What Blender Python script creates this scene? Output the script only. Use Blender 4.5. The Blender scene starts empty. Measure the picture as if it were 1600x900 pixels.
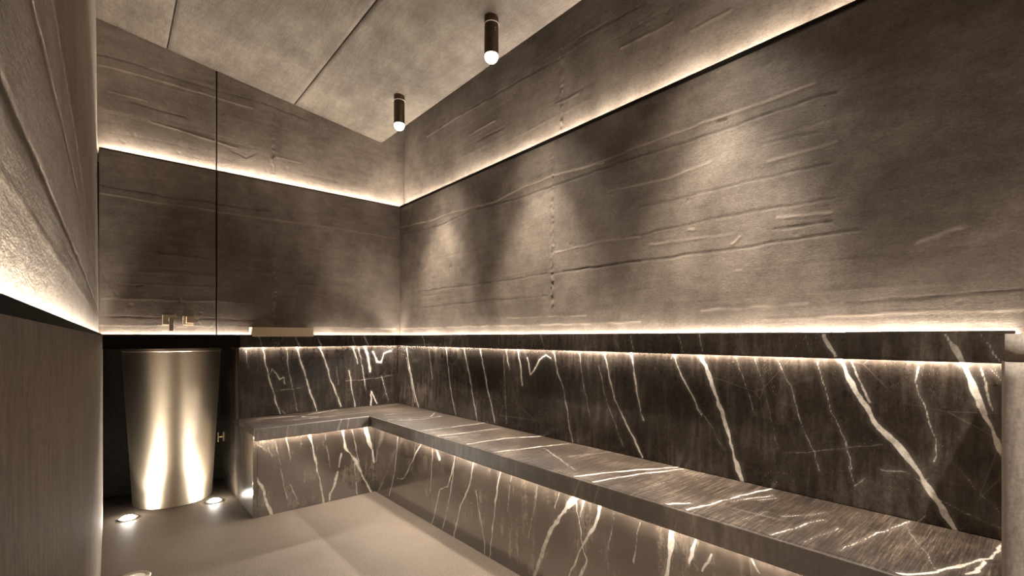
import bpy, bmesh, math, random
import numpy as np
from mathutils import Vector

random.seed(7)
R = np.random.RandomState(11)
sc = bpy.context.scene
COL = sc.collection

# ------------------------------------------------------------------ camera
FPX, HZ, CAMZ = 731.0, 527.0, 1.0          # focal length in px, eye level row (1600x900), eye height
ANG = math.atan((800 - 172) / FPX)         # the right wall runs towards column 172
cam = bpy.data.cameras.new('camera')
cam.sensor_width = 36.0
cam.lens = 36.0 * FPX / 1600.0
cam.shift_y = (HZ - 450.0) / 1600.0
cam.clip_start = 0.01
camo = bpy.data.objects.new('camera', cam)
COL.objects.link(camo)
camo.location = (0, 0, CAMZ)
camo.rotation_euler = (math.pi / 2, 0, -ANG)
sc.camera = camo

# ------------------------------------------------------------------ world, exposure
w = bpy.data.worlds.new('world')
sc.world = w
w.use_nodes = True
w.node_tree.nodes['Background'].inputs[0].default_value = (0.01, 0.008, 0.006, 1)
w.node_tree.nodes['Background'].inputs[1].default_value = 0.0
sc.view_settings.view_transform = 'Standard'
sc.view_settings.look = 'None'
sc.view_settings.gamma = 1.0
sc.view_settings.use_curve_mapping = False
sc.view_settings.exposure = 0.0
try:
    sc.cycles.use_denoising = True
    sc.cycles.sample_clamp_indirect = 4.0
    sc.cycles.max_bounces = 8
    sc.cycles.diffuse_bounces = 5
    sc.cycles.caustics_reflective = False
except Exception:
    pass
WARM = (1.0, 0.885, 0.765)
LED_UPPER, LED_COVE, LED_BACK, LED_SEAT = 165.0, 160.0, 420.0, 120.0
SPOT_W, UP_W = (36.0, 215.0), 26.0

# ------------------------------------------------------------------ pixel -> place
FW = np.array([math.sin(ANG), math.cos(ANG), 0.0])
RT = np.array([math.cos(ANG), -math.sin(ANG), 0.0])
CAM = np.array([0, 0, CAMZ])
def hit(px, py, ax, v):
    """the point of the plane (axis ax = v) seen at a pixel, and metres per pixel there"""
    d = FW + RT * (px - 800) / FPX + np.array([0, 0, 1.0]) * (HZ - py) / FPX
    t = (v - CAM[ax]) / d[ax]
    return CAM + t * d, t / FPX

# ------------------------------------------------------------------ dimensions (metres)
XL = -0.030            # left wall, lower panel face
XLC = -0.045           # left wall, concrete above its light slot
XM, YM = 1.66, 3.265   # marble backrest faces
XP, YP = 1.695, 3.295  # concrete between the two light slots
XU, YU = 1.765, 3.362  # concrete above the upper light slot
ZLEDGE, ZCOVE = 2.0, 1.016
XS, YS = 1.252, 2.845  # front of the seat
XR, YR = 1.305, 2.884  # risers under the seat
ZS = 0.5
XEND = 0.597           # open end of the bench
YNICHE = 3.872
YF = -1.3              # wall behind the photographer
XPIER = 1.225
YPIER = float(hit(1565, 700, 0, XPIER)[0][1])
def ceil_z(x):
    return 2.704 - 0.141 * x
XCE = 1.572            # right edge of the sloped ceiling

# ------------------------------------------------------------------ materials
def new_mat(name):
    m = bpy.data.materials.new(name)
    m.use_nodes = True
    nt = m.node_tree
    b = nt.nodes['Principled BSDF']
    return m, nt, b
def N(nt, typ, **kw):
    n = nt.nodes.new(typ)
    for k, v in kw.items():
        setattr(n, k, v)
    return n
def coords(nt, scale):
    tc = N(nt, 'ShaderNodeTexCoord')
    mp = N(nt, 'ShaderNodeMapping')
    mp.inputs['Scale'].default_value = scale
    nt.links.new(tc.outputs['Object'], mp.inputs['Vector'])
    return mp.outputs['Vector']
def noise(nt, vec, scale, detail=4, rough=0.6):
    n = N(nt, 'ShaderNodeTexNoise')
    n.inputs['Scale'].default_value = scale
    n.inputs['Detail'].default_value = detail
    n.inputs['Roughness'].default_value = rough
    nt.links.new(vec, n.inputs['Vector'])
    return n.outputs['Fac']
def ramp(nt, fac, stops):
    r = N(nt, 'ShaderNodeValToRGB')
    e = r.color_ramp.elements
    while len(e) < len(stops):
        e.new(0.5)
    for i, (p, c) in enumerate(stops):
        e[i].position = p
        e[i].color = c if len(c) == 4 else (*c, 1)
    nt.links.new(fac, r.inputs['Fac'])
    return r.outputs['Color']
def mixc(nt, fac, a, b, mode='MIX'):
    m = N(nt, 'ShaderNodeMix', data_type='RGBA', blend_type=mode)
    for k, v in ((0, fac), (6, a), (7, b)):
        if isinstance(v, (int, float)):
            m.inputs[k].default_value = v
        elif isinstance(v, tuple):
            m.inputs[k].default_value = (*v, 1) if len(v) == 3 else v
        else:
            nt.links.new(v, m.inputs[k])
    return m.outputs[2]
def math_(nt, op, a, b=None, c=None):
    m = N(nt, 'ShaderNodeMath', operation=op)
    for k, v in enumerate((a, b, c)):
        if v is None:
            continue
        if isinstance(v, (int, float)):
            m.inputs[k].default_value = v
        else:
            nt.links.new(v, m.inputs[k])
    return m.outputs[0]
def bump(nt, b, h, strength, dist=0.004):
    n = N(nt, 'ShaderNodeBump')
    n.inputs['Strength'].default_value = strength
    n.inputs['Distance'].default_value = dist
    nt.links.new(h, n.inputs['Height'])
    nt.links.new(n.outputs['Normal'], b.inputs['Normal'])

def concrete(name, lo, hi, grain, rough=0.62, bstr=0.35, spec=0.35):
    """board-marked concrete; grain = texture scale (large across the boards)"""
    m, nt, b = new_mat(name)
    iso = coords(nt, (1, 1, 1))
    st = coords(nt, grain)
    cloud = noise(nt, iso, 1.7, 5, 0.62)
    board = noise(nt, st, 2.6, 5, 0.65)
    fine = noise(nt, st, 22, 4, 0.7)
    grit = noise(nt, iso, 150, 4, 0.7)
    blot = noise(nt, iso, 6.5, 6, 0.7)
    f = math_(nt, 'ADD', math_(nt, 'MULTIPLY', cloud, 0.42), math_(nt, 'MULTIPLY', board, 0.20))
    f = math_(nt, 'ADD', f, math_(nt, 'MULTIPLY', blot, 0.38))
    mid = tuple((p + q) / 2 for p, q in zip(lo, hi))
    c = ramp(nt, f, [(0.38, lo), (0.50, mid), (0.60, hi)])
    c = mixc(nt, 0.6, c, ramp(nt, fine, [(0.3, (0.62, 0.62, 0.62)), (0.7, (1, 1, 1))]), 'MULTIPLY')
    c = mixc(nt, 0.38, c, ramp(nt, grit, [(0.36, (0.5, 0.5, 0.5)), (0.64, (1.15, 1.15, 1.15))]), 'MULTIPLY')
    fib = noise(nt, coords(nt, tuple(g * q for g, q in zip(grain, (2.5, 2.5, 2.5)))), 9, 5, 0.8)
    c = mixc(nt, 0.5, c, ramp(nt, fib, [(0.38, (0.55, 0.55, 0.55)), (0.5, (1, 1, 1)), (0.64, (1.25, 1.25, 1.25))]), 'MULTIPLY')
    # small blow holes and pale scuffs
    vo = N(nt, 'ShaderNodeTexVoronoi')
    vo.inputs['Scale'].default_value = 26
    nt.links.new(iso, vo.inputs['Vector'])
    hole = math_(nt, 'MULTIPLY', ramp(nt, vo.outputs['Distance'], [(0.05, (1, 1, 1)), (0.10, (0, 0, 0))]),
                 ramp(nt, noise(nt, iso, 5.0, 2), [(0.56, (0, 0, 0)), (0.62, (1, 1, 1))]))
    c = mixc(nt, math_(nt, 'MULTIPLY', hole, 0.7), c, tuple(x * 0.35 for x in lo))
    scuff = math_(nt, 'MULTIPLY', ramp(nt, noise(nt, st, 9, 6, 0.75), [(0.60, (0, 0, 0)), (0.72, (1, 1, 1))]),
                  ramp(nt, noise(nt, iso, 2.4, 3), [(0.46, (0, 0, 0)), (0.62, (1, 1, 1))]))
    c = mixc(nt, math_(nt, 'MULTIPLY', scuff, 0.35), c, tuple(min(1, x * 1.5) for x in hi))
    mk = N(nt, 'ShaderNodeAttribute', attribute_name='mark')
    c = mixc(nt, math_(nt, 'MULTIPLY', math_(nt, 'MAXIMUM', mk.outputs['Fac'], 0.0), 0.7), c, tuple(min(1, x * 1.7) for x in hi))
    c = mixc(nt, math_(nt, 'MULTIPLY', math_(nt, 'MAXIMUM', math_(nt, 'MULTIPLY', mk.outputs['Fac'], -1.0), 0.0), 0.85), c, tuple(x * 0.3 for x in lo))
    nt.links.new(c, b.inputs['Base Color'])
    b.inputs['Roughness'].default_value = rough
    b.inputs['Specular IOR Level'].default_value = spec
    h = math_(nt, 'ADD', math_(nt, 'MULTIPLY', fine, 0.6), math_(nt, 'MULTIPLY', grit, 0.4))
    h = math_(nt, 'SUBTRACT', h, math_(nt, 'MULTIPLY', hole, 1.2))
    h = math_(nt, 'ADD', h, math_(nt, 'MULTIPLY', board, 0.3))
    bump(nt, b, h, bstr)
    return m
M_CONC = concrete('concrete_wall', (0.105, 0.083, 0.065), (0.265, 0.219, 0.177), (2.6, 2.6, 13))
M_CEIL = concrete('concrete_ceiling', (0.092, 0.075, 0.058), (0.218, 0.184, 0.145), (10, 1.1, 10), 0.7, 0.2)
M_LEFT = concrete('concrete_left', (0.27, 0.225, 0.18), (0.42, 0.36, 0.295), (2.0, 2.0, 9), 0.75, 0.3)
M_PANEL = concrete('plaster_panel', (0.30, 0.25, 0.207), (0.43, 0.365, 0.305), (4, 4, 0.9), 0.75, 0.12)
M_PIER = concrete('pier_plaster', (0.46, 0.40, 0.34), (0.60, 0.53, 0.46), (4, 4, 1.2), 0.7, 0.1)
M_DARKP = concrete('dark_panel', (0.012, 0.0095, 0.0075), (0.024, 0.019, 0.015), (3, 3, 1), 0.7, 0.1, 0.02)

def marble(name, grain, gain=1.0, rough=0.22, ior=1.5, coat=0.0, spec=0.5):
    m, nt, b = new_mat(name)
    iso = coords(nt, (1, 1, 1))
    st = coords(nt, grain)
    cl = noise(nt, iso, 3.2, 6, 0.65)
    streak = noise(nt, st, 7, 5, 0.7)
    fine = noise(nt, iso, 95, 4, 0.7)
    f = math_(nt, 'ADD', math_(nt, 'MULTIPLY', cl, 0.6), math_(nt, 'MULTIPLY', streak, 0.4))
    g_ = lambda *q: tuple(x * gain for x in q)
    c = ramp(nt, f, [(0.36, g_(0.012, 0.009, 0.007)), (0.50, g_(0.026, 0.020, 0.0155)), (0.60, g_(0.060, 0.048, 0.038)), (0.70, g_(0.15, 0.122, 0.097))])
    c = mixc(nt, 0.5, c, ramp(nt, fine, [(0.36, (0.55, 0.55, 0.55)), (0.62, (1.3, 1.3, 1.3))]), 'MULTIPLY')
    if name == 'marble_seat':
        ln = noise(nt, coords(nt, (1.6, 42, 42)), 5, 6, 0.8)
        c = mixc(nt, 1.0, c, ramp(nt, ln, [(0.36, (0.25, 0.25, 0.25)), (0.5, (0.9, 0.88, 0.86)), (0.60, (1.9, 1.8, 1.7)), (0.72, (4.5, 4.2, 3.9))]), 'MULTIPLY')
    # pale flecks
    vo = N(nt, 'ShaderNodeTexVoronoi')
    vo.inputs['Scale'].default_value = 75
    nt.links.new(st, vo.inputs['Vector'])
    vo2 = noise(nt, iso, 9, 3)
    fl = math_(nt, 'MULTIPLY', ramp(nt, vo.outputs['Distance'], [(0.05, (1, 1, 1)), (0.16, (0, 0, 0))]),
               ramp(nt, vo2, [(0.5, (0, 0, 0)), (0.66, (1, 1, 1))]))
    c = mixc(nt, math_(nt, 'MULTIPLY', fl, 0.7), c, (0.46, 0.40, 0.33))
    # hair veins
    wob = N(nt, 'ShaderNodeMapping')
    wob.inputs['Rotation'].default_value = (0.5, 0.7, 0.4)
    wob.inputs['Scale'].default_value = (1, 1, 1)
    nt.links.new(iso, wob.inputs['Vector'])
    ve = N(nt, 'ShaderNodeTexVoronoi', feature='DISTANCE_TO_EDGE')
    ve.inputs['Scale'].default_value = 3.4
    nt.links.new(wob.outputs[0], ve.inputs['Vector'])
    hair = math_(nt, 'MULTIPLY', ramp(nt, ve.outputs['Distance'], [(0.0, (1, 1, 1)), (0.006, (0, 0, 0))]),
                 ramp(nt, noise(nt, iso, 2.3, 3), [(0.5, (0, 0, 0)), (0.6, (0.7, 0.7, 0.7))]))
    c = mixc(nt, math_(nt, 'MULTIPLY', hair, 0.15), c, (0.40, 0.35, 0.29))
    # the drawn veins: field 0.5 = edge of the vein, 1 unit = 3 cm
    a = N(nt, 'ShaderNodeAttribute', attribute_name='vein')
    s = N(nt, 'ShaderNodeAttribute', attribute_name='vein_strength')
    jag = math_(nt, 'MULTIPLY', math_(nt, 'SUBTRACT', noise(nt, iso, 60, 4, 0.7), 0.5), 0.19)
    f = math_(nt, 'ADD', a.outputs['Fac'], jag)
    v = N(nt, 'ShaderNodeMapRange', interpolation_type='SMOOTHSTEP')
    v.inputs['From Min'].default_value = 0.45
    v.inputs['From Max'].default_value = 0.56
    nt.links.new(f, v.inputs['Value'])
    veil = N(nt, 'ShaderNodeMapRange', interpolation_type='SMOOTHSTEP')
    veil.inputs['From Min'].default_value = 0.0
    veil.inputs['From Max'].default_value = 0.6
    veil.inputs['To Max'].default_value = 0.07
    nt.links.new(f, veil.inputs['Value'])
    k = math_(nt, 'MULTIPLY', math_(nt, 'MAXIMUM', v.outputs[0], veil.outputs[0]), s.outputs['Fac'])
    c = mixc(nt, k, c, ramp(nt, noise(nt, iso, 45, 4, 0.7), [(0.35, (0.42, 0.37, 0.31)), (0.62, (0.78, 0.72, 0.63))]))
    nt.links.new(c, b.inputs['Base Color'])
    b.inputs['Roughness'].default_value = rough
    b.inputs['IOR'].default_value = ior
    b.inputs['Specular IOR Level'].default_value = spec
    b.inputs['Coat Weight'].default_value = coat
    b.inputs['Coat Roughness'].default_value = 0.14
    b.inputs['Coat IOR'].default_value = 1.6
    return m
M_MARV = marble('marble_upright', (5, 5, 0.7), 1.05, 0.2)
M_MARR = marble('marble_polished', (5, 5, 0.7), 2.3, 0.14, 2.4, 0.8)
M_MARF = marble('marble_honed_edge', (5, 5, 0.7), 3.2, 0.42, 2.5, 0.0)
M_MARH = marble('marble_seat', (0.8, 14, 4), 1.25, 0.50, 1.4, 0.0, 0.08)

def floor_mat():
    m, nt, b = new_mat('floor_screed')
    iso = coords(nt, (1, 1, 1))
    sp = noise(nt, iso, 170, 3, 0.75)
    cl = noise(nt, iso, 2.2, 4)
    c = ramp(nt, cl, [(0.3, (0.150, 0.121, 0.094)), (0.7, (0.185, 0.151, 0.119))])
    c = mixc(nt, 0.55, c, ramp(nt, sp, [(0.36, (0.3, 0.28, 0.26)), (0.62, (1.25, 1.25, 1.25))]), 'MULTIPLY')
    nt.links.new(c, b.inputs['Base Color'])
    b.inputs['Roughness'].default_value = 0.6
    b.inputs['Specular IOR Level'].default_value = 0.2
    bump(nt, b, sp, 0.15, 0.002)
    return m
M_FLOOR = floor_mat()

def metal(name, col, rough, streak=None):
    m, nt, b = new_mat(name)
    b.inputs['Metallic'].default_value = 1.0
    b.inputs['Roughness'].default_value = rough
    st = coords(nt, streak or (1, 1, 1))
    f = noise(nt, st, 30, 3)
    c = mixc(nt, f, tuple(x * 0.86 for x in col), tuple(min(1, x * 1.08) for x in col))
    nt.links.new(c, b.inputs['Base Color'])
    if streak:
        bump(nt, b, f, 0.03, 0.002)
    return m
M_BASIN = metal('brushed_champagne', (0.90, 0.78, 0.61), 0.46, (0.4, 0.4, 9))
_nt = M_BASIN.node_tree
_tg = N(_nt, 'ShaderNodeTangent', direction_type='RADIAL', axis='Z')
_pb = _nt.nodes['Principled BSDF']
_nt.links.new(_tg.outputs[0], _pb.inputs['Tangent'])
_pb.inputs['Anisotropic'].default_value = 0.7
_pb.inputs['Anisotropic Rotation'].default_value = 0.25
M_BRASS = metal('brass', (0.80, 0.62, 0.36), 0.25)
M_STEEL = metal('satin_steel', (0.78, 0.70, 0.60), 0.35)
M_BRONZE = metal('dark_bronze', (0.10, 0.072, 0.05), 0.42)
def plain(name, col, rough=0.5, grainy=0.12):
    m, nt, b = new_mat(name)
    f = noise(nt, coords(nt, (1, 1, 1)), 40, 3)
    c = mixc(nt, f, tuple(x * (1 - grainy) for x in col), tuple(x * (1 + grainy) for x in col))
    nt.links.new(c, b.inputs['Base Color'])
    b.inputs['Roughness'].default_value = rough
    return m
M_BLACK = plain('black_profile', (0.012, 0.009, 0.007), 0.8)
M_BLACK.node_tree.nodes['Principled BSDF'].inputs['Specular IOR Level'].default_value = 0.1
M_BEIGE = plain('beige_cover', (0.80, 0.66, 0.48), 0.45, 0.04)
M_PALE = plain('pale_trim', (0.55, 0.48, 0.40), 0.35, 0.05)
M_LENS = plain('frosted_lens', (0.75, 0.70, 0.62), 0.3, 0.03)
def emit(name, col, strength):
    m = bpy.data.materials.new(name)
    m.use_nodes = True
    nt = m.node_tree
    nt.nodes.remove(nt.nodes['Principled BSDF'])
    e = N(nt, 'ShaderNodeEmission')
    e.inputs['Color'].default_value = (*col, 1)
    e.inputs['Strength'].default_value = strength
    nt.links.new(e.outputs[0], nt.nodes['Material Output'].inputs[0])
    return m
M_LEDU = emit('led_upper', WARM, LED_UPPER)
M_LEDC = emit('led_cove', WARM, LED_COVE)
M_LEDL = emit('led_left', WARM, LED_COVE * 1.8)
M_LEDB = emit('led_backrest', WARM, LED_BACK)
M_LEDS = emit('led_seat', WARM, LED_SEAT)
M_BULB = emit('bulb_glow', (1.0, 0.92, 0.80), 40.0)
M_UPL = emit('uplight_glow', (1.0, 0.92, 0.80), 480.0)

# ------------------------------------------------------------------ object helpers
def tag(o, label=None, cat=None, group=None, kind=None):
    for k, v in (('label', label), ('category', cat), ('group', group), ('kind', kind)):
        if v:
            o[k] = v
    return o
def empty(name, loc=(0, 0, 0), **kw):
    o = bpy.data.objects.new(name, None)
    o.empty_display_size = 0.05
    o.location = loc
    COL.objects.link(o)
    return tag(o, **kw)
def link(name, me, mat, parent=None, loc=None):
    if mat is not None:
        me.materials.append(mat)
    o = bpy.data.objects.new(name, me)
    if parent is not None:
        o.parent = parent
    if loc is not None:
        o.location = loc
    COL.objects.link(o)
    return o
def shift(parent):
    return Vector(parent.location) if parent is not None else Vector((0, 0, 0))
def box(name, lo, hi, mat, parent=None, bev=0.0, seg=2, base=None):
    """a box given in room coordinates"""
    lo, hi = Vector(lo), Vector(hi)
    org = shift(parent) if parent is not None else (Vector(base) if base else Vector(((lo.x + hi.x) / 2, (lo.y + hi.y) / 2, lo.z)))
    bm = bmesh.new()
    bmesh.ops.create_cube(bm, size=1)
    for v in bm.verts:
        v.co = Vector((lo.x + (v.co.x + 0.5) * (hi.x - lo.x), lo.y + (v.co.y + 0.5) * (hi.y - lo.y), lo.z + (v.co.z + 0.5) * (hi.z - lo.z))) - org
    if bev:
        bmesh.ops.bevel(bm, geom=bm.edges[:], offset=bev, segments=seg, affect='EDGES', profile=0.6)
    me = bpy.data.meshes.new(name)
    bm.to_mesh(me)
    bm.free()
    return link(name, me, mat, parent, None if parent is not None else org)
def lathe(name, prof, mat, parent=None, center=(0, 0, 0), n=64, smooth=True, axis='Z', loc=None, sharp=0.6):
    """prof = [(radius, z)...] turned about z; closed where radius is 0"""
    bm = bmesh.new()
    rings = []
    for r, z in prof:
        if r < 1e-6:
            rings.append([bm.verts.new((0, 0, z))])
        else:
            rings.append([bm.verts.new((r * math.cos(2 * math.pi * i / n), r * math.sin(2 * math.pi * i / n), z)) for i in range(n)])
    for a, b in zip(rings, rings[1:]):
        for i in range(n):
            j = (i + 1) % n
            f = [a[i % len(a)], a[j % len(a)], b[j % len(b)], b[i % len(b)]]
            f2 = []
            for v in f:
                if v not in f2:
                    f2.append(v)
            if len(f2) > 2:
                bm.faces.new(f2)
    bmesh.ops.recalc_face_normals(bm, faces=bm.faces[:])
    for f in bm.faces:
        f.smooth = smooth
    for e in bm.edges:
        if len(e.link_faces) == 2 and e.calc_face_angle(0) > sharp:
            e.smooth = False
    c = Vector(center)
    for v in bm.verts:
        p = v.co.copy()
        if axis == 'Y':
            p = Vector((p.x, -p.z, p.y))
        elif axis == 'X':
            p = Vector((-p.z, p.y, p.x))
        v.co = p + c
    me = bpy.data.meshes.new(name)
    bm.to_mesh(me)
    bm.free()
    return link(name, me, mat, parent, loc)

def vnoise(x, y, seed):
    """smooth value noise on arrays"""
    r = np.random.RandomState(seed)
    T = r.rand(64, 64)
    xi, yi = np.floor(x).astype(int), np.floor(y).astype(int)
    fx, fy = x - xi, y - yi
    fx, fy = fx * fx * (3 - 2 * fx), fy * fy * (3 - 2 * fy)
    g = lambda a, b: T[a % 64, b % 64]
    return (g(xi, yi) * (1 - fx) + g(xi + 1, yi) * fx) * (1 - fy) + (g(xi, yi + 1) * (1 - fx) + g(xi + 1, yi + 1) * fx) * fy - 0.5

AX = {'X': (0, (1, 2), -1), 'Y': (1, (0, 2), -1), 'L': (0, (1, 2), 1), 'Z': (2, (0, 1), 1), 'C': (2, (0, 1), -1)}
def seg_dist(U, V, poly):
    """distance of grid points to a polyline"""
    d = np.full(U.shape, 9.0)
    for (x0, y0), (x1, y1) in zip(poly, poly[1:]):
        dx, dy = x1 - x0, y1 - y0
        t = np.clip(((U - x0) * dx + (V - y0) * dy) / max(dx * dx + dy * dy, 1e-9), 0, 1)
        d = np.minimum(d, np.hypot(U - x0 - t * dx, V - y0 - t * dy))
    return d
def pix_lines(kind, val, text):
    """'width strength x,y x,y ...' per line, widths in pixels -> lines on that plane, in metres"""
    ax, (a, b), _ = AX[kind]
    out = []
    for ln in text.strip().splitlines():
        t = ln.split()
        pts, mpp = [], []
        for q in t[2:]:
            x, y = map(float, q.split(','))
            p, m = hit(x, y, ax, val)
            pts.append((p[a], p[b]))
            mpp.append(m)
        out.append((float(t[0]) * sum(mpp) / len(mpp), float(t[1]), pts))
    return out
def panel(name, kind, val, u0, u1, v0, v1, thick, res, mat, parent, height=None, veins=None, tilt=None, backdark=None):
    """a slab whose visible face is a fine relief grid in room coordinates"""
    ax, (a, b), sgn = AX[kind]
    nu, nv = max(2, int(round((u1 - u0) / res)) + 1), max(2, int(round((v1 - v0) / res)) + 1)
    u, v = np.linspace(u0, u1, nu), np.linspace(v0, v1, nv)
    U, V = np.meshgrid(u, v, indexing='ij')
    base = np.full(U.shape, val) if tilt is None else tilt(U, V)
    h = height(U, V) if height is not None else 0.0
    org = shift(parent)
    P = np.zeros((nu * nv + 4, 3))
    P[:nu * nv, ax] = (base + sgn * h).ravel()
    P[:nu * nv, a], P[:nu * nv, b] = U.ravel(), V.ravel()
    for k, (uu, vv) in enumerate(((u0, v0), (u1, v0), (u1, v1), (u0, v1))):
        bs = val if tilt is None else float(tilt(np.array([uu]), np.array([vv]))[0])
        P[nu * nv + k, ax] = bs - sgn * thick
        P[nu * nv + k, a], P[nu * nv + k, b] = uu, vv
    P -= np.array(org)
    I = np.arange(nu * nv).reshape(nu, nv)
    q = np.stack([I[:-1, :-1], I[1:, :-1], I[1:, 1:], I[:-1, 1:]], -1).reshape(-1, 4)
    b00, b10, b11, b01 = range(nu * nv, nu * nv + 4)
    ng = [list(I[::-1, 0]) + [b00, b10], list(I[-1, ::-1]) + [b10, b11], list(I[:, -1]) + [b11, b01],
          list(I[0, :]) + [b01, b00], [b10, b00, b01, b11]]
    handed = {'X': -1, 'Y': 1, 'L': 1, 'Z': 1, 'C': -1}[kind]
    if handed < 0:
        q = q[:, ::-1]
        ng = [x[::-1] for x in ng]
    me = bpy.data.meshes.new(name)
    me.vertices.add(len(P))
    me.vertices.foreach_set('co', P.ravel())
    loops = np.concatenate([q.ravel()] + [np.array(x) for x in ng]).astype(np.int32)
    lens = np.array([4] * len(q) + [len(x) for x in ng], dtype=np.int32)
    me.loops.add(len(loops))
    me.loops.foreach_set('vertex_index', loops)
    me.polygons.add(len(lens))
    me.polygons.foreach_set('loop_start', np.concatenate([[0], np.cumsum(lens)[:-1]]).astype(np.int32))
    me.polygons.foreach_set('loop_total', lens)
    me.polygons.foreach_set('use_smooth', np.array([True] * len(q) + [False] * len(ng)))
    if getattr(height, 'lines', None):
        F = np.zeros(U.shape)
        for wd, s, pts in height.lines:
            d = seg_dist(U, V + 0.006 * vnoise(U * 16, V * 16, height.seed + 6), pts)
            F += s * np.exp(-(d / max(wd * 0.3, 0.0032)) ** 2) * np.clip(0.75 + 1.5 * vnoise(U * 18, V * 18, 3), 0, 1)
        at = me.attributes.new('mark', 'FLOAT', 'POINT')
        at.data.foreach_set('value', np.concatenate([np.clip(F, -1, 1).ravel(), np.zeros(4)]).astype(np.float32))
    if veins is not None:
        F = np.zeros(U.shape)
        S = np.zeros(U.shape)
        wob = vnoise(U * 45, V * 45, 5) * 0.006 + vnoise(U * 14, V * 14, 6) * 0.006
        wob2 = vnoise(U * 45, V * 45, 8) * 0.006 + vnoise(U * 14, V * 14, 9) * 0.006
        wid = 1 + 1.1 * vnoise(U * 22, V * 22, 7)
        for wd, s, pts in veins:
            xs, ys = [p[0] for p in pts], [p[1] for p in pts]
            mgn = 0.05
            i0, i1 = np.searchsorted(u, min(xs) - mgn), np.searchsorted(u, max(xs) + mgn)
            j0, j1 = np.searchsorted(v, min(ys) - mgn), np.searchsorted(v, max(ys) + mgn)
            if i1 <= i0 or j1 <= j0:
                continue
            sl = np.s_[i0:i1, j0:j1]
            d = seg_dist(U[sl] + wob[sl], V[sl] + wob2[sl], pts)
            f = np.clip(0.5 + (max(wd * 0.7, 0.0020) * wid[sl] / 2 - d) / 0.03, 0, 1)
            better = f > F[sl]
            F[sl] = np.where(better, f, F[sl])
            S[sl] = np.where(better, s, S[sl])
        for nm, A in (('vein', F), ('vein_strength', S)):
            at = me.attributes.new(nm, 'FLOAT', 'POINT')
            at.data.foreach_set('value', np.concatenate([A.ravel(), np.zeros(4)]).astype(np.float32))
    me.update(calc_edges=True)
    me.validate()
    return link(name, me, mat, parent)

def relief(lines=(), seed=1, boards=0.14, amp=0.0007, pits=14, seams=(), across='v', big=0.0012, random_lines=10):
    """board-marked concrete: undulation, board steps, drawn ridges (+) and grooves (-), rough seams, pits"""
    def f(U, V):
        r = np.random.RandomState(seed)
        A, B = (U, V) if across == 'v' else (V, U)          # A along the boards, B across them
        h = big * vnoise(A * 1.6, B * 3.1, seed) + 0.00016 * vnoise(A * 5, B * 16, seed + 1) + 0.00015 * vnoise(A * 20, B * 50, seed + 2)
        kk = B / boards + 0.25 * vnoise(A * 0.7, B * 0.7, seed + 3)
        h += amp * vnoise(np.floor(kk) * 3.7, np.floor(A / 1.66) * 2.9, seed + 4)
        # extra short board marks
        for _ in range(random_lines):
            b0, a0, ln = r.uniform(B.min(), B.max()), r.uniform(A.min(), A.max()), r.uniform(0.15, 0.9)
            s = r.choice([-1, 1]) * r.uniform(0.0003, 0.0011)
            dy = B - b0 - 0.012 * vnoise(A * 4, A * 0, int(r.randint(999)))
            h += s * np.exp(-(dy / 0.004) ** 2) * np.clip(1 - np.abs(A - a0) / ln, 0, 1)
        for wd, s, pts in lines:
            wob = 0.006 * vnoise(U * 16, V * 16, seed + 6)
            d = seg_dist(U, V + wob, pts)
            h += 0.0023 * s * np.clip((V - 1.0) / 0.25, 0.22, 1) * np.exp(-(d / max(wd * 0.32, 0.0034)) ** 2) * (1 + 0.9 * vnoise(U * 30, V * 30, seed + 7))
        for u0, va, vb in seams:
            on = (V > va) & (V < vb)
            h += on * np.exp(-((U - u0) / 0.010) ** 2) * (0.009 * vnoise(U * 90, V * 70, seed + 8) + 0.001)
        for _ in range(pits):
            pu, pv, rr = r.uniform(U.min(), U.max()), r.uniform(V.min(), V.max()), r.uniform(0.004, 0.010)
            h -= 0.0025 * np.exp(-(((U - pu) / rr) ** 2 + ((V - pv) / rr) ** 2))
        return h
    f.lines, f.seed = list(lines), seed
    return f

# ================================================================== THE SETTING
box('floor', (-0.2, YF, -0.06), (1.9, YNICHE + 0.05, 0.0), M_FLOOR, base=(0, 0, 0))
tag(bpy.data.objects['floor'], kind='structure', label='beige speckled screed floor')

# --- back wall
wb = empty('wall_back', (0.8, YP, 0), kind='structure', label='board-marked concrete back wall with two glowing light slots')
XJ = 0.486
L_back_low = pix_lines('Y', YP, '''
3 -1.1 152,289 228,302 274,310 318,314 343,320 386,326 424,330
3 0.9 153,302 243,316 299,324 337,330 386,338
2.5 0.6 386,338 523,356 617,373
3 -0.9 152,495 253,496 337,499 430,502
3 1.0 152,508 253,509 393,511
3 0.9 490,511 560,513 618,514
2 0.5 159,466 243,468 337,471 430,478
2 -0.5 343,420 430,424 520,430
4 -1.0 248,394 254,396
3 -1.2 178,457 183,462
4 -1.0 215,446 226,445
3 0.8 311,502 318,510 330,511 336,504
''')
L_back_up = pix_lines('Y', YU, '''
3 -1.0 150,84 211,100 272,121 338,141 410,161 480,187
3 0.9 150,100 251,126 321,147 395,170
2.5 -0.8 204,159 257,175 290,183
2.5 0.8 233,189 331,219 370,232
2 0.7 170,142 230,158
2.5 -0.7 360,235 385,247 400,240
2 0.6 430,245 470,255
''')
HB_low = relief(L_back_low, 21, seams=[(0.81, 1.05, 1.9)], pits=22)
HB_up = relief(L_back_up, 22, seams=[(0.815, 2.06, 2.5)], pits=14)
panel('lower_panel', 'Y', YP, XLC, XJ - 0.004, ZCOVE - 0.06, ZLEDGE, 0.05, 0.005, M_CONC, wb, HB_low)
panel('lower_panel', 'Y', YP, XJ + 0.004, XP, ZCOVE - 0.06, ZLEDGE, 0.05, 0.005, M_CONC, wb, HB_low)
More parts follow.
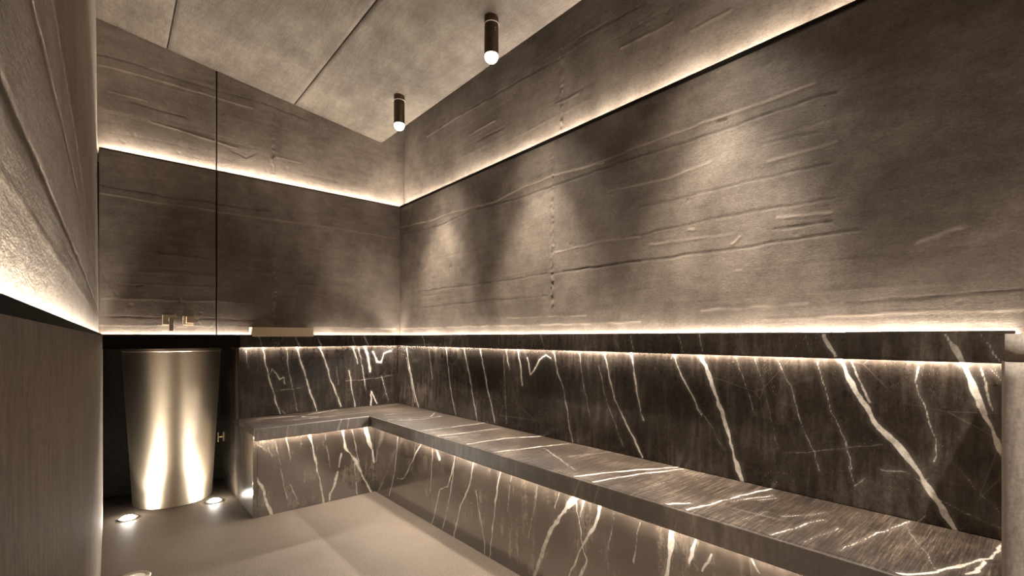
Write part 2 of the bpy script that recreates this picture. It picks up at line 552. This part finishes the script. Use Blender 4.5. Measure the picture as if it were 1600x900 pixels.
panel('upper_panel', 'Y', YU, -0.08, XJ + 0.006, ZLEDGE - 0.06, 2.82, 0.05, 0.005, M_CONC, wb, HB_up)
panel('upper_panel', 'Y', YU, XJ + 0.014, XU, ZLEDGE - 0.06, 2.82, 0.05, 0.005, M_CONC, wb, HB_up)
box('joint', (XJ - 0.004, YP + 0.012, ZCOVE - 0.06), (XJ + 0.004, YP + 0.05, ZLEDGE), M_BLACK, wb)
box('joint', (XJ + 0.006, YU + 0.010, ZLEDGE - 0.06), (XJ + 0.014, YU + 0.05, 2.82), M_BLACK, wb)
box('core', (-0.08, YU + 0.05, 0.96), (1.95, YNICHE + 0.1, 2.82), M_DARKP, wb)
box('ledge_profile', (XLC, YP - 0.003, ZLEDGE), (XP - 0.003, YP + 0.004, ZLEDGE + 0.006), M_BRONZE, wb)
# the dark niche under the wall, left of the bench
wn = empty('wall_niche', (0.3, YNICHE, 0), kind='structure', label='dark back of the niche behind the basin')
nh = empty('trim_1', (0.3, YM, 0.937), kind='structure', label='dark ledge board over the niche')
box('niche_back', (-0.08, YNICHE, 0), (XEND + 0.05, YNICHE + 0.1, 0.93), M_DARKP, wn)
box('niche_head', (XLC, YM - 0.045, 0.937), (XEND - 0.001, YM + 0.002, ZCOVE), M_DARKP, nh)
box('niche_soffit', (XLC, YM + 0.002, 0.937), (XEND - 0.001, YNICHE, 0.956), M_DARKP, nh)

# --- right wall
wr = empty('wall_right', (XP, 1.5, 0), kind='structure', label='long board-marked concrete right wall with two glowing light slots')
L_right_low = pix_lines('X', XP, '''
3 1.1 624,356 676,344 716,330 772,316 820,292 860,276 944,254
3 -1.0 628,366 684,354 740,328 804,312 860,292 900,278 987,249 1119,206 1184,184 1272,153 1307,144
3 0.9 900,267 1022,221 1110,188 1184,164 1272,131
3 0.7 868,394 932,380 1000,370
3 -0.6 860,428 940,416 1000,408
2.5 -0.6 652,456 760,442 856,428
2.5 -0.6 656,482 740,472 856,462
3.5 -1.0 880,424 950,415 1043,402 1153,388 1234,374 1344,359
3 -0.6 970,374 1052,356 1153,335 1303,309
3 0.6 950,301 1047,278 1112,252
3 -0.6 999,325 1153,287 1299,254
3.5 -1.0 1210,358 1299,347
3 0.9 1214,341 1299,333
3 0.7 1015,382 1145,366
4 1.3 1433,380 1462,370 1494,356 1509,356
3.5 1.0 1096,485 1177,479 1263,473
4.5 1.4 1194,498 1275,495 1356,492 1478,486 1600,484
5 -1.0 1324,473 1437,465 1600,453
3.5 1.1 620,514 780,509 924,506 1000,503
3 0.9 792,497 916,493
3 -0.9 744,400 747,405
4 1.0 1074,359 1084,359
4 1.2 1143,382 1149,378 1156,370
3 1.0 1150,424 1158,423
4 -1.0 1120,190 1135,186
5 0.8 1264,496 1284,493
3 0.6 1200,252 1310,222
3 -0.5 1190,225 1280,205
''')
L_right_up = pix_lines('X', XU, '''
3 0.9 667,214 710,186 760,158
3 0.9 733,211 774,188
3 -0.8 722,178 820,121 880,88
3 -0.9 745,221 788,199
3 0.8 870,163 903,146
3 0.7 1080,48 1140,18
3 -0.6 905,60 1010,5
3 0.7 970,75 1050,35
''')
YSM = 1.66
HR_low = relief(L_right_low, 31, seams=[(YSM, 1.08, 1.93)], pits=40, random_lines=26)
HR_up = relief(L_right_up, 32, seams=[(YSM, 2.04, 2.5)], pits=30, random_lines=26)
panel('lower_panel', 'X', XP, YF, YP, ZCOVE - 0.06, ZLEDGE, 0.05, 0.005, M_CONC, wr, HR_low)
panel('upper_panel', 'X', XU, YF, YU, ZLEDGE - 0.06, 2.82, 0.05, 0.006, M_CONC, wr, HR_up)
box('ledge_profile', (XP - 0.004, YF, ZLEDGE - 0.006), (XP + 0.006, YP - 0.004, ZLEDGE + 0.008), M_BLACK, wr)
box('core', (XU + 0.05, YF, 0), (XU + 0.15, YU + 0.05, 2.82), M_DARKP, wr)
box('ledge_bed', (XP + 0.05, YF, 0), (XU + 0.05, YU + 0.05, ZLEDGE - 0.06), M_DARKP, wr)
box('ledge_bed', (-0.08, YP + 0.05, 0.96), (XP + 0.05, YU + 0.05, ZLEDGE - 0.06), M_DARKP, wb)

# --- left wall, close beside the photographer
wl = empty('wall_left', (XL, 1.5, 0), kind='structure', label='close left wall, rough concrete above a smooth plaster panel')
L_left = []
for z, s, wd in ((1.092, 1.0, 0.008), (1.146, -1.8, 0.008), (1.26, -1.5, 0.012), (1.36, 0.8, 0.01), (1.55, -1.0, 0.012), (1.9, 0.7, 0.01)):
    pts = [(y, z + 0.012 * math.sin(3.1 * y + z * 9) * (0.12 if z < 1.2 else 1)) for y in np.arange(-1.2, 3.4, 0.15)]
    L_left.append((wd, s * 0.6, pts))
HL = relief(L_left, 41, big=0.0025, pits=20, amp=0.0008)
panel('upper_panel', 'L', XLC, YF, YU, ZCOVE - 0.05, 2.82, 0.06, 0.005, M_LEFT, wl, HL,
      tilt=lambda U, V: XLC - 0.0075 * (V - 1.0))
panel('lower_panel', 'L', XL, YF, YP - 0.045, 0.0, 1.0085, 0.006, 0.05, M_PANEL, wl)
box('lip_profile', (XL - 0.006, YF, 1.0085), (XL, YP - 0.045, ZCOVE), M_BLACK, wl)
box('core', (-0.2, YF, 0), (XLC - 0.012, YNICHE + 0.1, ZCOVE - 0.05), M_DARKP, wl)
box('core', (-0.2, YF, ZCOVE - 0.05), (-0.11, YU + 0.05, 2.82), M_DARKP, wl)
box('corner_trim', (XL - 0.006, YP - 0.045, 0.0), (XL + 0.0015, YP - 0.030, ZCOVE - 0.003), M_PALE, wl)
box('wall_front', (-0.2, YF - 0.1, 0), (1.95, YF, 2.82), M_CONC)
tag(bpy.data.objects['wall_front'], kind='structure', label='concrete wall behind the photographer')

# --- ceiling: three sloped panels, open shadow gap along the right wall
ce = empty('ceiling', (0.8, 1.5, 2.6), kind='structure', label='sloped concrete ceiling with fine joints running away from the viewer')
for k, (x0, x1) in enumerate(((-0.11, 0.2475), (0.2525, 0.940), (0.947, XCE))):
    panel('ceiling_panel', 'C', 0, x0, x1, YF, YU - 0.003, 0.05, 0.02, M_CEIL, ce,
          relief([], 51 + k, across='u', amp=0.0005, pits=12, big=0.0015, random_lines=8), tilt=lambda U, V: ceil_z(U))
for x in (0.25, 0.9435):
    box('joint', (x - 0.006, YF, ceil_z(x) + 0.010), (x + 0.006, YU - 0.003, ceil_z(x) + 0.03), M_BLACK, ce)
box('slab', (-0.2, YF, 2.82), (1.95, YU + 0.05, 2.9), M_CEIL, ce)

# --- low pier that closes the bench on the right
wp = empty('wall_pier', (1.45, -0.4, 0), kind='structure', label='low plastered pier closing the right end of the bench')
zj = float(hit(1585, 565, 0, XPIER)[0][2])
ztop = float(hit(1585, 521.5, 0, XPIER)[0][2])
panel('face', 'X', XPIER, YF, YPIER - 0.004, 0, zj - 0.001, XP - XPIER, 0.03, M_PIER, wp)
panel('cap', 'X', XPIER, YF, YPIER - 0.004, zj + 0.001, ztop, XP - XPIER, 0.03, M_PIER, wp)
box('edge_trim', (XPIER - 0.001, YPIER - 0.004, 0), (XPIER + 0.02, YPIER, zj), M_STEEL, wp)

# ================================================================== MARBLE BACKREST
V_back_R = pix_lines('X', XM, '''
3 0.9 635,545 642,585 648,615 654,636
2 0.6 635,559 649,629
1.5 0.45 670,545 676,592
2 0.7 697,543 700,573 705,615 712,648
2.5 0.8 725,544 733,583 740,629 746,657
2.5 0.8 750,545 756,578 766,625 774,660
1.5 0.4 787,555 789,601 791,662
2.5 0.8 790,545 796,578
3.5 0.9 809,546 814,576 816,602
3.5 0.95 824,559 829,585 838,573 843,562 854,555 861,560
2.5 0.6 866,550 870,580 880,606 886,639 890,667 895,691
3.5 0.8 945,552 951,587 962,625 980,667 1004,713
1.5 0.4 936,573 945,615 959,657 973,697
3.5 0.85 986,552 992,587 999,634 1005,657
4 0.8 1055,557 1062,578 1081,620 1095,648
2 0.4 1081,620 1112,668 1130,700
8 0.9 1094,555 1102,570 1116,611 1135,667 1147,713 1160,751
2 0.4 1214,562 1235,606 1249,653 1268,699 1282,737
2 0.55 1277,564 1287,601 1301,648 1319,681 1329,732
10 0.9 1308,553 1329,594 1359,643 1375,669 1399,690 1427,730 1455,769 1490,825 1500,842
4 0.55 1329,564 1347,601 1361,629
2.5 0.8 1435,571 1431,597 1448,643 1462,690 1459,723
10 0.9 1503,563 1515,592 1534,639 1553,676 1568,715
4 0.6 1532,573 1539,597 1550,641
3 0.6 1548,576 1565,594
1 0.2 1226,708 1380,695
1.2 0.4 1483,718 1568,806
1 0.35 1464,779 1567,828
2 0.4 1373,734 1408,737 1436,751 1452,748
1.5 0.4 1324,727 1336,760 1354,748
1 0.3 1180,560 1200,640 1216,700
1.2 0.35 1420,830 1445,806 1448,790
2 0.3 905,552 912,600 921,650
1.5 0.3 1150,560 1165,600 1180,650
''')
V_back_B = pix_lines('Y', YM, '''
3 0.9 411,541 415,568 420,589 428,616 437,646
2 0.8 420,587 425,577 432,584 437,593 443,589 445,599
3 0.9 463,541 469,563 477,587 485,613 495,642
3 0.9 500,541 508,565 516,592 527,619 533,636
1.5 0.45 448,545 450,570 457,605 464,641
2.5 0.8 545,579 549,603 555,635
2.2 0.8 551,541 559,568
2 0.6 560,544 567,579 572,609
4.5 0.95 570,541 575,557 578,581
3.5 0.95 583,550 589,565 596,566 600,552 611,548
2.5 0.9 580,634 580,611 589,631
1.5 0.45 596,587 607,626
1 0.35 540,595 580,592 612,586
1 0.35 425,612 470,606
1.5 0.4 384,548 389,575
1.5 0.35 526,575 529,600
1.5 0.5 436,636 444,646
''')
V_ledge_R = pix_lines('X', XM - 0.045, '''
8 0.45 1289,523 1305,557
7 0.45 1478,523 1504,566
5 0.4 1534,523 1562,568
3 0.35 1092,523 1098,550
2 0.3 960,523 968,546
2.5 0.3 985,523 990,548
2 0.25 845,524 852,545
2 0.25 660,524 664,540
2 0.3 1060,523 1068,548
1.5 0.25 1260,523 1268,553
''')
V_ledge_B = pix_lines('Y', YM - 0.045, '''
2 0.35 405,526 409,541
2.5 0.4 461,526 468,541
2.5 0.4 495,526 503,541
2 0.35 551,526 555,541
2.5 0.4 569,526 576,541
''')
br = empty('marble_wall_cladding', (1.2, 3.1, ZS), label='dark veined marble backrest wrapping the corner behind the bench', cat='wall cladding')
panel('back_slab', 'X', XM, YPIER, YM, ZS, 0.965, 0.03, 0.0035, M_MARV, br, veins=V_back_R)
panel('back_slab', 'Y', YM, XEND, XM, ZS, 0.965, 0.025, 0.004, M_MARV, br, veins=V_back_B)
ledge = []
panel('ledge_board', 'X', XM - 0.045, YPIER, YM - 0.045, 0.937, ZCOVE, 0.012, 0.005, M_MARV, br, veins=V_ledge_R)
panel('ledge_board', 'Y', YM - 0.045, XEND, XM - 0.033, 0.937, ZCOVE, 0.012, 0.005, M_MARV, br, veins=V_ledge_B)
box('ledge_core', (XM - 0.033, YPIER, 0.966), (XM + 0.004, YM - 0.033, ZCOVE - 0.001), M_BLACK, br)
box('ledge_core', (XEND, YM - 0.033, 0.966), (XM - 0.0, YM + 0.004, ZCOVE - 0.001), M_BLACK, br)
box('edge_trim', (XEND - 0.006, YM - 0.008, ZS), (XEND, YM + 0.02, 0.937), M_BRONZE, br)

# ================================================================== MARBLE BENCH
V_rise_B = pix_lines('Y', YR, '''
5 0.95 393,738 409,760 417,788 426,807
4 0.9 483,676 494,723 501,760 506,787
4.5 0.95 535,668 540,701 557,723 569,748 580,770
4 0.9 527,738 522,760 515,772 515,785
3 0.8 533,710 529,730
1.5 0.45 550,672 563,735
1.5 0.5 454,757 466,788
7 0.95 569,664 575,690 580,700
4 0.9 574,668 585,722
2 0.6 554,723 558,774
1.2 0.4 400,692 427,712
1.2 0.45 415,688 425,715
2 0.4 447,684 454,720
1.5 0.35 508,680 516,730
2 0.35 430,690 440,740 448,780
''')
V_rise_R = pix_lines('X', XR, '''
2.5 0.8 622,680 617,735 608,774
3 0.85 659,692 641,726 631,748 620,748
2 0.6 676,700 672,769
8 0.95 681,700 686,716
3 0.85 712,712 700,760 687,766 678,807 674,821
2.5 0.75 711,714 704,769 692,827
3.5 0.9 740,720 734,757 718,794 709,840
3 0.85 743,766 750,807 757,850 757,868
3.5 0.9 783,733 774,785 765,872
9 0.95 901,776 880,802 857,835 834,905
15 0.95 897,782 888,792
5 0.9 901,785 908,825 910,853 887,905
6 0.9 940,785 927,825 910,853 917,877 904,905
4 0.8 912,780 908,807
9 0.9 1050,826 1048,863 1042,905
6 0.8 1086,842 1078,881
3 0.5 877,764 866,793
3 0.5 1172,866 1188,899
4 0.5 1112,866 1098,893
2 0.4 840,750 836,790 826,840
2 0.35 800,738 792,800
2 0.4 960,800 950,860
1.2 0.35 690,730 720,775 740,790
3 0.35 1000,815 990,880
2 0.35 650,690 644,735
''')
V_seat = pix_lines('Z', ZS, '''
2 0.8 623,657 660,655 689,650
2 0.7 651,674 700,668 763,660
2.5 0.8 679,681 730,676 782,669
2 0.6 694,684 750,679
2.5 0.85 731,694 787,685 852,681
2.5 0.85 770,707 843,698 889,693
1.5 0.6 889,713 955,706
5 0.95 894,745 964,737 1058,730
4 0.9 927,753 997,741 1067,733
4 0.95 1072,797 1100,790 1151,776 1205,763
6 0.9 1039,788 1076,786
3 0.8 1140,783 1207,774
2 0.7 1184,782 1212,778
2.5 0.8 1205,837 1250,822 1287,812
2 0.6 1224,807 1260,805 1291,800
3 0.85 1312,860 1361,837 1422,815
1.5 0.55 1249,849 1310,825
7 0.95 1403,897 1464,895 1497,884 1525,877 1548,872 1570,850
7 0.9 1511,898 1529,891 1539,877
1 0.35 1417,823 1464,891
2 0.7 401,655 473,649 527,640
4 0.9 473,651 497,651
1.5 0.7 460,656 575,644
1.5 0.6 580,637 620,632
1.5 0.6 607,656 673,651 679,645
1.5 0.4 850,700 900,735
1.2 0.4 1000,765 1060,748
1.5 0.5 1160,812 1200,800
1.5 0.5 600,648 660,643
1.5 0.5 430,658 520,651
''')
V_fas_R = pix_lines('X', XS, '''
5 0.35 908,745 894,778
4 0.3 724,690 716,718
5 0.3 1062,795 1052,834
3 0.3 652,668 648,692
3 0.3 1085,800 1078,840
3 0.25 679,678 676,700
4 0.3 937,752 929,788
''')
V_fas_B = pix_lines('Y', YS, '''
3 0.35 451,658 446,690
3.5 0.4 534,650 527,676
3 0.35 545,650 543,676
3.5 0.4 575,648 571,672
2 0.3 463,658 459,688
''')
be = empty('marble_bench', (1.2, 2.6, 0), label='L-shaped dark brown marble bench with white veins and glowing underside', cat='bench')
panel('seat_slab', 'Z', ZS, XS + 0.012, XM, YPIER, YM, 0.04, 0.004, M_MARH, be, veins=V_seat)
panel('seat_slab', 'Z', ZS, XEND, XS + 0.012, YS + 0.012, YM, 0.04, 0.004, M_MARH, be, veins=V_seat)
fa = panel('fascia', 'X', XS, YPIER, YS + 0.012, 0.432, ZS, 0.012, 0.005, M_MARF, be, veins=V_fas_R)
fb = panel('fascia', 'Y', YS, XEND, XS, 0.432, ZS, 0.012, 0.005, M_MARF, be, veins=V_fas_B)
for o in (fa, fb):                                   # the upper arris belongs to the seat surface
    o.data.materials.append(M_MARH)
    o.data.polygons[len(o.data.polygons) - 3].material_index = 1
panel('riser', 'X', XR, YPIER, YR, 0.0, 0.4595, 0.03, 0.004, M_MARR, be, veins=V_rise_R)
panel('riser', 'Y', YR, XEND + 0.02, XR, 0.0, 0.4595, 0.03, 0.004, M_MARR, be, veins=V_rise_B)
panel('end_panel', 'X', XEND, YR, YNICHE, 0.0, 0.4595, 0.02, 0.006, M_MARR, be,
      veins=[(0.006, 0.7, [(3.0, 0.0), (3.03, 0.2), (3.02, 0.46)]), (0.004, 0.6, [(3.2, 0.0), (3.17, 0.25), (3.2, 0.46)]),
             (0.004, 0.5, [(3.34, 0.0), (3.37, 0.3), (3.35, 0.46)])])
# marble return above seat height, inside the niche
panel('niche_side', 'X', XEND, YM + 0.0255, YNICHE, 0.4605, 0.937, 0.02, 0.008, M_MARV, be,
      veins=[(0.004, 0.6, [(3.31, 0.46), (3.33, 0.93)])])

# ================================================================== LED STRIPS
def strip(loA, hiA, loB, hiB, mat, label):
    """channel box A with a glowing diffuser box B"""
    base = [(loA[i] + hiA[i]) / 2 for i in range(3)]
    base[2] = min(loA[2], loB[2])
    t = empty('led_strip', base, label=label, cat='light strip', group='LED strips in the slots')
    box('channel', loA, hiA, M_STEEL, t)
    box('diffuser', loB, hiB, mat, t)
    return t
# upper slots: on top of the proud concrete, shining up
zc = ZLEDGE
strip((-0.04, YP + 0.039, zc), (XP + 0.028, YP + 0.057, zc + 0.004), (-0.038, YP + 0.041, zc + 0.004), (XP + 0.026, YP + 0.055, zc + 0.007), M_LEDU,
      'warm light strip in the upper slot of the back wall')
strip((XP + 0.041, YF + 0.02, zc), (XP + 0.059, YP + 0.038, zc + 0.004), (XP + 0.043, YF + 0.02, zc + 0.004), (XP + 0.057, YP + 0.038, zc + 0.007), M_LEDU,
      'warm light strip in the upper slot of the long right wall')
# lower slots, behind the marble ledge, shining up
zc = ZCOVE - 0.034
strip((XLC + 0.003, YP - 0.016, zc), (XM + 0.004, YP - 0.004, zc + 0.012), (XLC + 0.004, YP - 0.014, zc + 0.012), (XM + 0.004, YP - 0.005, zc + 0.020), M_LEDC,
      'warm light strip in the waist-high slot of the back wall')
strip((XP - 0.016, YF + 0.02, zc), (XP - 0.004, YP - 0.006, zc + 0.012), (XP - 0.014, YF + 0.02, zc + 0.012), (XP - 0.005, YP - 0.008, zc + 0.020), M_LEDC,
      'warm light strip in the waist-high slot of the long right wall')
strip((XLC + 0.002, YF + 0.02, 0.993), (XL - 0.006, YP - 0.05, 0.998), (XLC + 0.003, YF + 0.02, 0.998), (XL - 0.007, YP - 0.05, 1.003), M_LEDL,
      'warm light strip in the slot of the close left wall')
# under the marble ledge, shining down on the backrest
strip((XM - 0.016, YPIER + 0.01, 0.947), (XM - 0.001, YM - 0.04, 0.966), (XM - 0.009, YPIER + 0.01, 0.942), (XM - 0.003, YM - 0.04, 0.947), M_LEDB,
      'warm light strip under the marble ledge above the long bench')
strip((XEND + 0.01, YM - 0.016, 0.947), (XM - 0.018, YM - 0.001, 0.966), (XEND + 0.01, YM - 0.009, 0.942), (XM - 0.018, YM - 0.003, 0.947), M_LEDB,
      'warm light strip under the marble ledge above the short bench')
# under the seat
strip((XR - 0.034, YPIER + 0.01, 0.443), (XR - 0.001, YS + 0.012, 0.458), (XR - 0.028, YPIER + 0.01, 0.438), (XR - 0.018, YS + 0.012, 0.443), M_LEDS,
      'warm light strip under the seat of the long bench')
strip((XEND + 0.01, YR - 0.026, 0.443), (XR - 0.036, YR - 0.001, 0.458), (XEND + 0.01, YR - 0.023, 0.438), (XR - 0.036, YR - 0.014, 0.443), M_LEDS,
      'warm light strip under the seat of the short bench')

# ================================================================== CEILING SPOTS
def ceiling_spot(x, y, label, aim=(0.13, 0, -1)):
    z = ceil_z(x)
    t = empty('ceiling_spotlight', (x, y, z), label=label, cat='lamp', group='ceiling spotlights in a row')
    lathe('ceiling_cap', [(0, 0.012), (0.034, 0.012), (0.034, -0.028), (0.033, -0.030), (0, -0.030)], M_BRONZE, t, n=48)
    lathe('ring', [(0.0325, -0.0290), (0.0355, -0.0298), (0.0355, -0.0326), (0.0325, -0.0334)], M_PALE, t, n=48)
    lathe('body', [(0, -0.032), (0.0335, -0.032), (0.0335, -0.172), (0.0325, -0.175), (0.0285, -0.175), (0.0285, -0.160), (0, -0.160)], M_BRONZE, t, n=48)
    prof = [(0.0275, -0.161), (0.028, -0.172)] + [(0.031 * math.cos(a), -0.182 - 0.030 * math.sin(a)) for a in np.linspace(0, math.pi / 2 - 0.01, 9)] + [(0, -0.212)]
    lathe('bulb', prof, M_BULB, t, n=40, sharp=2)
    cdir = math.atan2(-y, -x) + 0.55
    for dz in (-0.062, -0.072):
        p = (0.0335 * math.cos(cdir), 0.0335 * math.sin(cdir), dz)
        lathe('screw', [(0, 0.0014), (0.0012, 0.0012), (0.0016, 0), (0, -0.001)], M_STEEL, t, center=p, n=10)
    for nm, watts, deg in (('wide_beam', SPOT_W[0], 94), ('core_beam', SPOT_W[1], 56)):
        ld = bpy.data.lights.new(nm, 'SPOT')
        ld.energy = watts
        ld.color = (1.0, 0.885, 0.76)
        ld.spot_size = math.radians(deg)
        ld.spot_blend = 1.0
        ld.shadow_soft_size = 0.02
        lo = bpy.data.objects.new(nm, ld)
        lo.parent = t
        lo.location = (0, 0, -0.225)
        lo.rotation_euler = Vector(aim).to_track_quat('-Z', 'Y').to_euler()
        COL.objects.link(lo)
    return t
ceiling_spot(1.376, 2.686, 'dark bronze cylinder spotlight on the ceiling nearest the room corner')
ceiling_spot(1.370, 1.744, 'dark bronze cylinder spotlight on the ceiling nearer the viewer')
ceiling_spot(1.372, 0.800, 'cylinder spotlight above the near bench, out of the picture')
ceiling_spot(0.45, -0.450, 'unseen cylinder spotlight behind the photographer, added to light the pier', aim=(0.80, 0.42, -1.85))  # unseen lamp outside the row, added and aimed to brighten the pier face

# ================================================================== BASIN
BX, BY = 0.300, 3.570
ba = empty('wash_basin', (BX, BY, 0), label='tall tapered champagne metal wash basin standing in the dark niche', cat='basin')
zt = 0.915
lathe('body', [(0, 0.002), (0.196, 0.002), (0.200, 0.006), (0.200 + 0.049 * 0.5, zt * 0.5), (0.2485, zt), (0.243, zt), (0.20, 0.60), (0, 0.58)], M_BASIN, ba, n=128)
lathe('rim', [(0.243, zt - 0.003), (0.2495, zt + 0.001), (0.2525, zt + 0.004), (0.2525, zt + 0.019), (0.250, zt + 0.022), (0.236, zt + 0.022), (0.234, zt + 0.018), (0.238, zt - 0.003)], M_BASIN, ba, n=128)
lathe('drain', [(0, 0.588), (0.03, 0.588), (0.034, 0.584), (0.034, 0.575), (0, 0.575)], M_STEEL, ba, n=32)

# ================================================================== WALL FITTINGS
def at_back(x0, y0, x1, y1, yy):
    a, b = hit(x0, y0, 1, yy)[0], hit(x1, y1, 1, yy)[0]
    return a[0], b[0], b[2], a[2]
x0, x1, z0, z1 = at_back(254, 492, 272, 508, YP - 0.01)
sp = empty('wall_spout', ((x0 + x1) / 2, YP, z0), label='square plate water spout with a down-turned bar, above the basin', cat='tap')
box('plate', (x0, YP - 0.012, z0), (x1, YP + 0.01, z1), M_BEIGE, sp, 0.0015)
xs0, xs1, zs0, zs1 = at_back(264.5, 496, 271, 517, YP - 0.06)
box('arm', (xs0, YP - 0.058, zs1 - 0.022), (xs1, YP - 0.010, zs1), M_STEEL, sp, 0.0015)
box('outlet', (xs0, YP - 0.062, zs0), (xs1, YP - 0.048, zs1), M_STEEL, sp, 0.0015)
x0, x1, z0, z1 = at_back(286, 493.5, 303, 508, YP - 0.01)
kn = empty('wall_control', ((x0 + x1) / 2, YP, z0), label='square control knob plate on the wall right of the spout', cat='control')
box('plate', (x0, YP - 0.010, z0), (x1, YP + 0.01, z1), M_BEIGE, kn, 0.0015)
m = 0.011
box('knob', (x0 + m * 1.3, YP - 0.034, z0 + m), (x1 - 0.002, YP - 0.010, z1 - m * 0.4), M_BEIGE, kn, 0.002)
x0, x1, z0, z1 = at_back(394.5, 511, 490, 526, YM - 0.06)
so = empty('steam_outlet', ((x0 + x1) / 2, YM - 0.03, ZCOVE), label='long beige metal cover over the back wall light slot', cat='cover')
box('front_plate', (x0, YM - 0.060, z0), (x1, YM - 0.048, z1), M_BEIGE, so, 0.001)
box('top_plate', (x0, YM - 0.048, z1 - 0.010), (x1, YP + 0.004, z1), M_BEIGE, so)
for xa in (x0, x1 - 0.006):
    box('side_plate', (xa, YM - 0.048, ZCOVE + 0.0005), (xa + 0.006, YP + 0.002, z1 - 0.010), M_BEIGE, so)
pv = hit(344.8, 682, 0, XEND)[0]
va = empty('niche_valve', (XEND, pv[1], pv[2]), label='tiny brass valve in the dark gap right of the basin', cat='valve')
lathe('collar', [(0, 0.012), (0.009, 0.012), (0.010, 0), (0, -0.002)], M_BRASS, va, n=24, axis='X')
box('lever', (XEND - 0.020, pv[1] - 0.008, pv[2] - 0.035), (XEND - 0.012, pv[1] + 0.008, pv[2] + 0.035), M_BRASS, va, 0.002)

# ================================================================== FLOOR LIGHTS
def floor_light(x, y, lit, label, r=0.045, aim=None):
    t = empty('floor_uplight', (x, y, 0), label=label, cat='lamp', group='round lights set in the floor')
    lathe('bezel', [(r * 0.72, -0.01), (r * 0.72, 0.003), (r * 0.76, 0.004), (r * 0.96, 0.004), (r, 0.0015), (r, -0.01)], M_STEEL, t, n=48)
    if lit:
        lathe('lens', [(r * 0.72, -0.004)] + [(r * 0.70 * math.cos(a), 0.002 + 0.014 * math.sin(a)) for a in np.linspace(0, 1.55, 8)] + [(0, 0.016)], M_UPL, t, n=40, sharp=2)
        ld = bpy.data.lights.new('spot', 'SPOT')
        ld.energy = UP_W
        ld.color = (1.0, 0.885, 0.76)
        ld.spot_size = math.radians(70)
        ld.spot_blend = 0.8
        ld.shadow_soft_size = 0.02
        lo = bpy.data.objects.new('spot', ld)
        lo.parent = t
        lo.location = (0, 0, 0.03)
        d = Vector(aim)
        lo.rotation_euler = d.to_track_quat('-Z', 'Y').to_euler()
        COL.objects.link(lo)
    else:
        lathe('lens', [(0, 0.003), (r * 0.66, 0.003), (r * 0.72, 0.0015), (r * 0.72, -0.008)], M_LENS, t, n=40)
    return t
floor_light(0.075, 3.341, True, 'glowing round uplight in the floor left of the basin', aim=(0.35, 0.30, 1))
floor_light(0.483, 3.350, True, 'glowing round uplight in the floor between basin and bench', aim=(-0.30, 0.30, 1))
floor_light(0.070, 2.495, False, 'unlit round floor light with a metal ring at the bottom edge', r=0.062)
